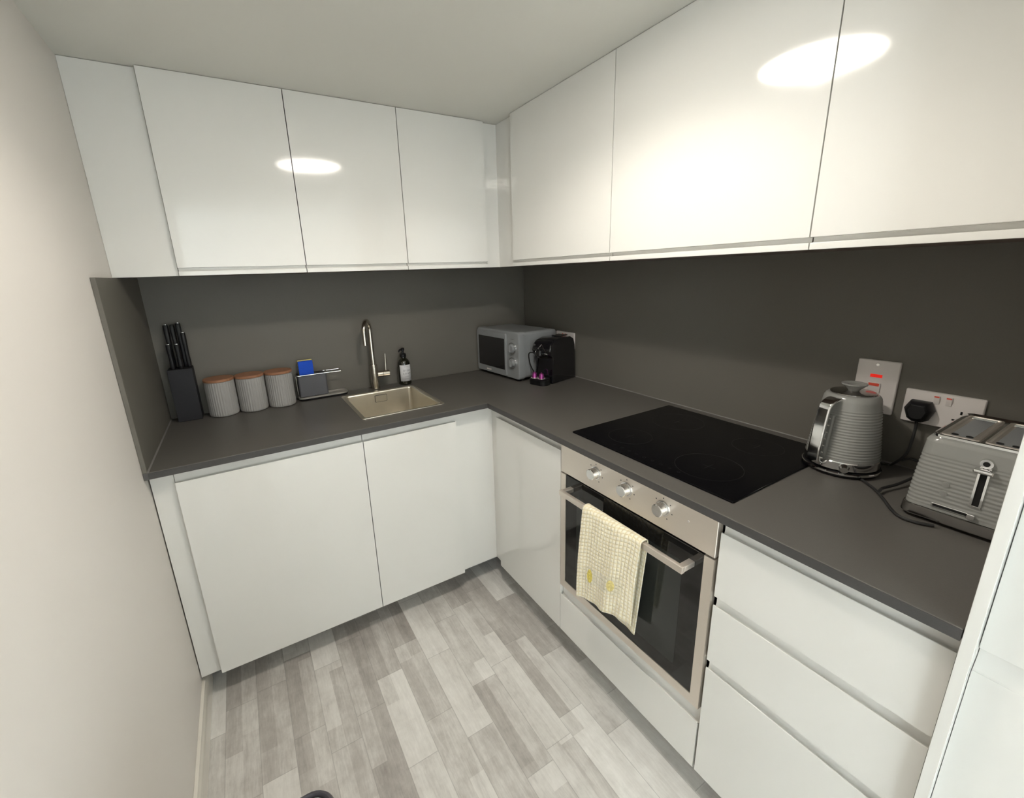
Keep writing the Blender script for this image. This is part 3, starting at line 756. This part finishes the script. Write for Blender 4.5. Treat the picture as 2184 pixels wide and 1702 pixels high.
# ------------------------------------------------------------------ coffee machine and pods
ca = math.atan2(-0.969, 0.248)
t = thing('coffee_machine', 'small glossy black capsule coffee machine in front of the microwave', 'coffee machine', (0.3265, 0.0815, ZW), ca)
b = BM()
prof = [(0.050, 0.0005), (0.050, 0.135), (0.030, 0.150), (0.022, 0.172), (0.030, 0.200), (0.055, 0.220), (0.100, 0.230), (0.200, 0.228), (0.226, 0.215), (0.238, 0.180), (0.243, 0.100), (0.246, 0.0005)]
def inset(p, d):
    cx_ = sum(q[0] for q in p)/len(p); cz_ = sum(q[1] for q in p)/len(p)
    return [(q[0]+(cx_-q[0])*d/0.12, max(0.0005, q[1]+(cz_-q[1])*d/0.12)) for q in p]
loft(b, [[(x, q[0], q[1]) for q in inset(prof, d)] for x, d in ((-0.060, 0.010), (-0.058, 0.003), (-0.052, 0), (0.052, 0), (0.058, 0.003), (0.060, 0.010))])
obj('body', b, M_bgloss, t, world=False, ang=50)
b = BM(); loft(b, [rrect(-0.055, 0.055, -0.020, 0.0495, 0.030, z, 6) for z in (0.0005, 0.026)]+[rrect(-0.050, 0.050, -0.014, 0.0495, 0.026, 0.030, 6)]); obj('drip_tray', b, M_black, t, world=False)
b = BM(); 
for k in range(9): box(b, -0.042, 0.042, -0.006+k*0.006, -0.003+k*0.006, 0.0302, 0.0315)
obj('drip_grille', b, M_bmatt, t, world=False, smooth=False)
b = BM(); loft(b, [rrect(-0.018, 0.018, -0.002, 0.045, 0.012, z, 5) for z in (0.150, 0.158, 0.176)]+[rrect(-0.014, 0.014, 0.004, 0.045, 0.010, 0.182, 5)]); cyl(b, (0, 0.008, 0.151), (0, 0.008, 0.138), 0.007, 0.006, 18); obj('spout', b, M_bgloss, t, world=False)
b = BM(); tube(b, [(-0.040, 0.026, 0.158), (-0.030, 0.021, 0.158), (0.030, 0.021, 0.158), (0.040, 0.026, 0.158)], 0.0022, 8); tube(b, [(-0.034, 0.022, 0.164), (0.0, 0.030, 0.203)], 0.0018, 8); tube(b, [(0.034, 0.022, 0.164), (0.0, 0.030, 0.203)], 0.0018, 8); obj('chrome_trim', b, M_chrome, t, world=False)
b = BM(); box(b, -0.030, 0.030, 0.150, 0.212, 0.2295, 0.2345, 0.002, 2); obj('lid_lever', b, M_bgloss, t, world=False)
b = BM(); tube(b, spline([(-0.030, 0.015, 0.160), (-0.062, 0.004, 0.154), (-0.066, 0.018, 0.095), (-0.056, 0.040, 0.045)], 8), 0.003, 8); obj('steam_lever', b, M_black, t, world=False)
mt = world_loc(t)
def pod(lx, ly, label):
    p = mt @ Vector((lx, ly, 0.0318))
    q = thing('coffee_pod', label, 'coffee pod', p, 0, 'purple coffee pods')
    b = BM(); lathe(b, [(0.0152, 0.0022), (0.0138, 0.010), (0.0122, 0.022), (0.0095, 0.026), (0.0045, 0.028), (0.004, 0.031)], 0, 0, 28); obj('capsule', b, M_purple, q, world=False)
    b = BM(); lathe(b, [(0.0192, 0.0002), (0.0200, 0.0010), (0.0195, 0.0022)], 0, 0, 28); obj('rim', b, M_rim, q, world=False, label='silver foil rim')
pod(-0.026, 0.004, 'left purple coffee pod on the drip tray, nearer the microwave')
pod(0.016, 0.008, 'right purple coffee pod on the drip tray')

# ------------------------------------------------------------------ sockets and switches on the right splashback
def plate(y0, y1, z0, z1, parent):
    b = BM(); loft(b, [[(x, p[0], p[1]) for p in rrect(y0+d, y1-d, z0+d, z1-d, 0.003, 0)] for d, x in ((0, SR-0.0002), (0, SR-0.007), (0.0018, SR-0.009))])
    return obj('plate', b, M_plate, parent)
XF = SR-0.009
def screw(y, z, parent):
    b = BM(); cyl(b, (XF+0.0002, y, z), (XF-0.0012, y, z), 0.0042, 0.0036, 16); box(b, XF-0.0016, XF-0.0011, y-0.003, y+0.003, z-0.0005, z+0.0005); obj('screw', b, M_chrome, parent)
def rocker(y, z, parent, big=False):
    hy, hz = (0.014, 0.020) if big else (0.0055, 0.011)
    b = BM(); prism(b, [(XF+0.0001, z-hz), (XF-0.0012, z-hz), (XF-0.0042, z+hz*0.2), (XF-0.0050, z+hz), (XF+0.0001, z+hz)], 'y', y-hy, y+hy)
    r_ = obj('switch', b, M_plate, parent, smooth=False)
    b = BM(); box(b, XF-0.0056, XF-0.0048, y-hy*0.85, y+hy*0.85, z+hz-(0.008 if big else 0.0035), z+hz-0.0002); obj('red_mark', b, M_redp, r_, smooth=False)
def pins(y, z, parent):
    b = BM(); box(b, XF-0.0004, XF+0.0001, y-0.002, y+0.002, z+0.006, z+0.014)
    for s in (-1, 1): box(b, XF-0.0004, XF+0.0001, y+s*0.011-0.0035, y+s*0.011+0.0035, z-0.012, z-0.008)
    obj('pin_holes', b, M_dark, parent, smooth=False)
t = thing('cooker_switch', 'tall white double switch plate with a red neon, behind the kettle', 'switch', (SR, -1.180, 1.158))
plate(-1.2275, -1.1330, 1.085, 1.234, t); screw(-1.179, 1.222, t)
b = BM(); box(b, XF-0.0010, XF+0.0001, -1.193, -1.166, 1.1855, 1.1945, 0.0004, 1); obj('neon', b, M_red, t)
rocker(-1.179, 1.150, t, True)
screw(-1.179, 1.096, t)
def double_socket(yc, z0, z1, label):
    t = thing('double_socket', label, 'socket', (SR, yc, (z0+z1)/2), 0)
    plate(yc-0.0745, yc+0.0745, z0, z1, t); zc_ = (z0+z1)/2
    for s in (-1, 1):
        screw(yc+s*0.0600, zc_, t); rocker(yc+s*0.0115, z1-0.019, t); pins(yc+s*0.0375, zc_-0.008, t)
    return t
double_socket(-1.3225, 1.0800, 1.1690, 'white double wall socket between the kettle and toaster')
double_socket(0.1790, 1.0930, 1.1820, 'white double wall socket half hidden behind the coffee machine')

# plug with cable
py, pz = -1.2855, 1.117
t = thing('kettle_plug', 'black three-pin plug in the double socket, cord hanging down beside the kettle', 'plug', (XF, py, pz-0.02))
b = BM()
hexy = [(-0.029, 0.004), (-0.019, 0.026), (0.019, 0.026), (0.029, 0.004), (0.020, -0.022), (0.009, -0.029), (-0.009, -0.029), (-0.020, -0.022)]
lo = []
for k_, x in ((1.0, XF-0.0006), (1.04, XF-0.008), (1.0, XF-0.020), (0.82, XF-0.030), (0.62, XF-0.034)):
    lo.append([(x, py+q[0]*k_, pz+q[1]*k_) for q in hexy])
loft(b, lo); obj('plug_body', b, M_black, t, ang=30)
c1 = spline([(XF-0.014, py, pz-0.024), (XF-0.018, py-0.002, pz-0.060), (0.548, -1.285, 1.00), (0.550, -1.262, ZW+0.014), (0.560, -1.250, ZW+0.006), (0.555, -1.236, ZW+0.0045), (0.530, -1.238, ZW+0.0045)], 10)
b = BM(); tube(b, c1, 0.0034, 10); obj('cord', b, M_cord, t)
# toaster cord loop on the worktop
c2 = spline([(0.400, -1.248, ZW+0.0045), (0.368, -1.285, ZW+0.0040), (0.325, -1.318, ZW+0.0040), (0.285, -1.345, ZW+0.0040), (0.262, -1.368, ZW+0.0040), (0.262, -1.395, ZW+0.0040), (0.275, -1.420, ZW+0.0045)], 10)
b = BM(); tube(b, c2, 0.0034, 10)
recenter(tag(obj('power_cord', b, M_cord), 'thin black cord on the worktop from the kettle base to the front of the toaster', 'cord'))
c3 = spline([(0.352, -1.301, ZW+0.0110), (0.372, -1.300, ZW+0.0110), (0.420, -1.312, ZW+0.012), (0.480, -1.322, ZW+0.016), (0.530, -1.328, ZW+0.022), (0.565, -1.315, ZW+0.030), (0.572, -1.290, ZW+0.034), (0.560, -1.276, ZW+0.028)], 10)
b = BM(); tube(b, c3, 0.0034, 10)
recenter(tag(obj('power_cord', b, M_cord), 'black cord looping on the worktop between the kettle and the toaster', 'cord'))

# ------------------------------------------------------------------ kettle
KX, KY = 0.452, -1.178
t = thing('kettle', 'ribbed grey electric kettle with a chrome handle beside the hob', 'kettle', (KX, KY, ZW))
b = BM(); lathe(b, [(0.070, ZW+0.0005), (0.084, ZW+0.003), (0.087, ZW+0.008), (0.086, ZW+0.015), (0.080, ZW+0.019)], KX, KY, 64); obj('power_base', b, M_black, t)
b = BM(); lathe(b, [(0.0870, ZW+0.0085), (0.0885, ZW+0.010), (0.0885, ZW+0.0135), (0.0865, ZW+0.0150)], KX, KY, 64, False, False); obj('base_ring', b, M_chrome, t)
b = BM(); lathe(b, [(0.0800, ZW+0.0195), (0.0835, ZW+0.021), (0.0835, ZW+0.041), (0.0815, ZW+0.0435)], KX, KY, 64); obj('skirt_band', b, M_chrome, t, label='polished chrome band around the foot')
prof = []
z = 0.044
N_ = 96
for k in range(N_+1):
    f = k/N_; zz_ = 0.044+f*0.158
    r_ = 0.0820-0.0190*f**1.15
    amp = 0.0006 if 0.03 < f < 0.86 else 0
    r_ += amp*math.cos(f*PI*2*21)
    prof.append((r_, ZW+zz_))
prof += [(0.0612, ZW+0.209), (0.0570, ZW+0.215), (0.0520, ZW+0.2175)]
b = BM(); lathe(b, prof, KX, KY, 72); obj('jug', b, M_kettle, t, ang=60, label='ribbed grey jug')
b = BM(); lathe(b, [(0.0500, ZW+0.2176), (0.0500, ZW+0.2200), (0.0470, ZW+0.2215), (0.0200, ZW+0.2225), (0.010, ZW+0.2232)], KX, KY, 48); ld = obj('lid', b, M_dchrome, t)
b = BM(); lathe(b, [(0.0120, ZW+0.2230), (0.0140, ZW+0.227), (0.0200, ZW+0.233), (0.0280, ZW+0.240), (0.0285, ZW+0.2430), (0.0255, ZW+0.2440), (0.0180, ZW+0.2425), (0.008, ZW+0.2415)], KX, KY, 40); obj('lid_knob', b, M_kettle, ld)
ha = math.atan2(0.22, -1.0)
hd = Vector((math.cos(ha), math.sin(ha), 0)); hs = Vector((-hd.y, hd.x, 0))
def hp(r_, z): return Vector((KX, KY, ZW+z))+hd*r_
cen = spline([hp(0.052, 0.206), hp(0.076, 0.206), hp(0.096, 0.192), hp(0.104, 0.150), hp(0.109, 0.100), hp(0.112, 0.055), hp(0.102, 0.036), hp(0.080, 0.034)], 8)
def strap(bm, cen, wid, thk):
    lo = []
    for i, p in enumerate(cen):
        d = (cen[min(i+1, len(cen)-1)]-cen[max(i-1, 0)]).normalized(); nrm = d.cross(hs).normalized()
        lp = []
        for q in rrect(-wid/2, wid/2, -thk/2, thk/2, thk*0.45, 0, 3): lp.append(tuple(p+hs*q[0]+nrm*q[1]))
        lo.append(lp)
    return loft(bm, lo)
b = BM(); strap(b, cen, 0.032, 0.010); obj('handle', b, M_chrome, t, ang=50, label='broad chrome loop handle')
b = BM(); strap(b, [hp(0.0815, 0.050), hp(0.0785, 0.090), hp(0.0745, 0.130), hp(0.071, 0.165)], 0.024, 0.010); obj('water_gauge', b, M_kettle, t)
b = BM()
for k in range(6):
    zq = 0.060+k*0.019; c_ = hp(0.0868-k*0.0019, zq); 
    box(b, -0.006, 0.006, -0.0006, 0.0006, -0.0015, 0.0015); 
    vs_ = b.verts[:][-8:]
    for v in vs_:
        q = v.co.copy(); v.co = c_+hs*q.x+hd*q.y+Vector((0, 0, q.z))
obj('gauge_marks', b, M_plate, t, smooth=False)
sp_ = -hd
b = BM(); p = Vector((KX, KY, ZW)); 
sd = sp_; ss = Vector((-sd.y, sd.x, 0))
def tri(r_, w_, z): return [tuple(p+sd*0.045+ss*w_+Vector((0, 0, z))), tuple(p+sd*r_+ss*w_*0.25+Vector((0, 0, z))), tuple(p+sd*r_-ss*w_*0.25+Vector((0, 0, z))), tuple(p+sd*0.045-ss*w_+Vector((0, 0, z)))]
loft(b, [tri(0.062, 0.010, 0.150), tri(0.080, 0.024, 0.200), tri(0.084, 0.027, 0.2085)]); obj('pouring_lip', b, M_kettle, t)
b = BM(); q0 = hp(0.086, 0.020); sa = ha+R(38)
c_ = Vector((KX+0.084*math.cos(sa), KY+0.084*math.sin(sa), ZW+0.030)); cyl(b, c_, c_+Vector((math.cos(sa), math.sin(sa), -0.3)).normalized()*0.010, 0.012, 0.009, 24); obj('power_switch', b, M_chrome, t)

# ------------------------------------------------------------------ toaster
TXA, TXB, TYA, TYB = 0.292, 0.562, -1.534, -1.358
t = thing('toaster', 'ribbed grey two-slot toaster with chrome trim at the right end of the worktop', 'toaster', ((TXA+TXB)/2, (TYA+TYB)/2, ZW))
b = BM(); lo = []
NZ = 70; zt0, zt1 = 0.032, 0.180
for k in range(NZ+1):
    f = k/NZ; z = zt0+(zt1-zt0)*f
    ins = 0.001+0.0095*f**1.4
    amp = 0.0005*math.cos(f*PI*2*17) if 0.04 < f < 0.80 else 0.0005
    lo.append(rrect(TXA+ins-amp, TXB-ins+amp, TYA+ins-amp, TYB-ins+amp, 0.020, ZW+z, 6))
for d, z in ((0.013, 0.186), (0.0165, 0.190)): lo.append(rrect(TXA+d, TXB-d, TYA+d, TYB-d, 0.020, ZW+z, 6))
loft(b, lo); obj('shell', b, M_kettle, t, ang=60, label='ribbed grey shell')
b = BM(); loft(b, [rrect(TXA+d, TXB-d, TYA+d, TYB-d, 0.020, ZW+z, 6) for d, z in ((0.006, 0.008), (-0.003, 0.009), (-0.004, 0.011), (-0.002, 0.030), (0.0, 0.0315))]); obj('base_band', b, M_dchrome, t, label='polished band around the foot')
for fx, fy in ((0.03, 0.03), (0.03, -0.03), (-0.03, 0.03), (-0.03, -0.03)):
    b = BM(); lathe(b, [(0.010, ZW+0.0003), (0.012, ZW+0.0085)], (TXA if fx > 0 else TXB)+fx, (TYA if fy > 0 else TYB)+fy, 18); obj('foot', b, M_black, t)
# chrome top frame with two slots
d = 0.018; ax0, ax1, ay0, ay1 = TXA+d, TXB-d, TYA+d, TYB-d; zt_ = ZW+0.1902
b = BM(); loft(b, [rrect(ax0, ax1, ay0, ay1, 0.016, zt_, 6), rrect(ax0, ax1, ay0, ay1, 0.016, zt_+0.005, 6), rrect(ax0+0.003, ax1-0.003, ay0+0.003, ay1-0.003, 0.013, zt_+0.006, 6), rrect(ax0+0.007, ax1-0.007, ay0+0.007, ay1-0.007, 0.010, zt_+0.003, 6), rrect(ax0+0.009, ax1-0.009, ay0+0.009, ay1-0.009, 0.010, zt_+0.0005, 6)], cap0=False, cap1=True); obj('top_frame', b, M_chrome, t, label='chrome frame around the slots')
ym = (ay0+ay1)/2; sw = (ay1-ay0)/2-0.013
for s in (-1, 1):
    yc_ = ym+s*(sw/2+0.004); sx0, sx1 = ax0+0.018, ax1-0.018
    b = BM(); loft(b, [rrect(sx0, sx1, yc_-sw/2, yc_+sw/2, 0.008, zt_+0.0007, 5), rrect(sx0, sx1, yc_-sw/2, yc_+sw/2, 0.008, zt_+0.0042, 5), rrect(sx0+0.004, sx1-0.004, yc_-sw/2+0.004, yc_+sw/2-0.004, 0.006, zt_+0.0042, 5), rrect(sx0+0.006, sx1-0.006, yc_-sw/2+0.006, yc_+sw/2-0.006, 0.005, zt_+0.0012, 5)]); sl = obj('slot', b, M_steel, t)
    b = BM(); box(b, sx0+0.010, sx1-0.010, yc_-sw/2+0.012, yc_+sw/2-0.012, zt_+0.0011, zt_+0.0016, 0.0002, 1); obj('slot_opening', b, M_greyp, sl)
    for k in range(2):
        b = BM(); cyl(b, (sx0+0.020, yc_+(k-0.5)*0.022, zt_+0.0018), (sx0+0.020, yc_+(k-0.5)*0.022, zt_+0.0030), 0.0055, n=18)
        obj('bread_guide', b, M_dark, sl)
    for k in range(3):
        b = BM(); tube(b, [(sx1-0.016-k*0.006, yc_-sw/2+0.009, zt_+0.0045), (sx1-0.016-k*0.006, yc_+sw/2-0.009, zt_+0.0045)], 0.0011, 8)
        obj('guide_wire', b, M_chrome, sl)
def fx(z):  # front face x at height z (relative)
    f = (z-zt0)/(zt1-zt0); return TXA+0.001+0.0095*max(0, f)**1.4
LYv = -1.4660
b = BM()
for dz0, dz1 in ((0.066, 0.150),):
    lo = []
    lo_ = [((fx(z)-0.0015), LYv-0.0075, z) for z in (dz0, dz1)]
    for side in (-1, 1):
        loft(b, [[(fx(z)+0.001, LYv+side*0.0085, ZW+z), (fx(z)-0.0035, LYv+side*0.0085, ZW+z), (fx(z)-0.0035, LYv+side*0.0050, ZW+z), (fx(z)+0.001, LYv+side*0.0050, ZW+z)] for z in (dz0, (dz0+dz1)/2, dz1)])
    for z in (dz0, dz1): box(b, fx(z)-0.0035, fx(z)+0.001, LYv-0.0085, LYv+0.0085, ZW+z-0.002, ZW+z+0.002, 0.0005, 1)
obj('lever_track', b, M_chrome, t)
b = BM(); loft(b, [[(fx(z)+0.001, LYv+0.0049, ZW+z), (fx(z)-0.0012, LYv+0.0049, ZW+z), (fx(z)-0.0012, LYv-0.0049, ZW+z), (fx(z)+0.001, LYv-0.0049, ZW+z)] for z in (0.068, 0.108, 0.148)]); obj('lever_slot', b, M_dark, t)
b = BM(); x_ = fx(0.148); box(b, x_-0.020, x_-0.003, LYv-0.0145, LYv+0.0145, ZW+0.141, ZW+0.150, 0.003, 3); cyl(b, (x_+0.001, LYv, ZW+0.160), (x_-0.006, LYv, ZW+0.160), 0.0105, 0.0095, 28); obj('lever', b, M_chrome, t)
b = BM(); cyl(b, (x_-0.0058, LYv, ZW+0.160), (x_-0.0068, LYv, ZW+0.160), 0.0050, n=18); obj('lever_button', b, M_dark, t)
zs_ = 0.0445
b = BM(); box(b, fx(zs_)-0.003, fx(zs_)+0.001, -1.468, -1.404, ZW+zs_-0.0045, ZW+zs_+0.0045, 0.0015, 2); obj('browning_track', b, M_chrome, t)
b = BM(); box(b, fx(zs_)-0.0035, fx(zs_)-0.0029, -1.462, -1.407, ZW+zs_-0.0024, ZW+zs_+0.0024); obj('browning_slot', b, M_dark, t, smooth=False)
b = BM(); box(b, fx(zs_)-0.009, fx(zs_)-0.003, -1.471, -1.459, ZW+zs_-0.006, ZW+zs_+0.006, 0.002, 2); obj('browning_slider', b, M_chrome, t)
for z in (0.094, 0.074):
    b = BM(); cyl(b, (fx(z)+0.002, -1.4180, ZW+z), (fx(z)-0.0020, -1.4180, ZW+z), 0.0065, 0.0060, 24); obj('button', b, M_kettle, t)

# ------------------------------------------------------------------ waste bin in the foreground
t = thing('waste_bin', 'rounded bin with a black rim, just peeking in at the bottom edge of the photo', 'bin', (-1.02, -1.10, 0))
bx0, bx1, by0, by1 = -1.170, -0.9265, -1.27, -1.0295
b = BM(); loft(b, [rrect(bx0+d, bx1-d, by0+d, by1-d, 0.036, z, 8) for d, z in ((0.012, 0.0005), (0.008, 0.01), (0.004, 0.655))]); obj('body', b, M_steel, t)
b = BM(); loft(b, [rrect(bx0+d, bx1-d, by0+d, by1-d, 0.038-d, z, 8) for d, z in ((0.002, 0.655), (0, 0.659), (0, 0.680), (0.003, 0.685), (0.006, 0.685), (0.0085, 0.681), (0.0090, 0.667))], cap1=False); obj('rim', b, M_binm, t)
b = BM(); loft(b, [rrect(bx0+d, bx1-d, by0+d, by1-d, max(0.022, 0.038-d), z, 8) for d, z in ((0.0092, 0.660), (0.0092, 0.677), (0.011, 0.681), (0.016, 0.682))]); obj('lid', b, M_binlid, t)
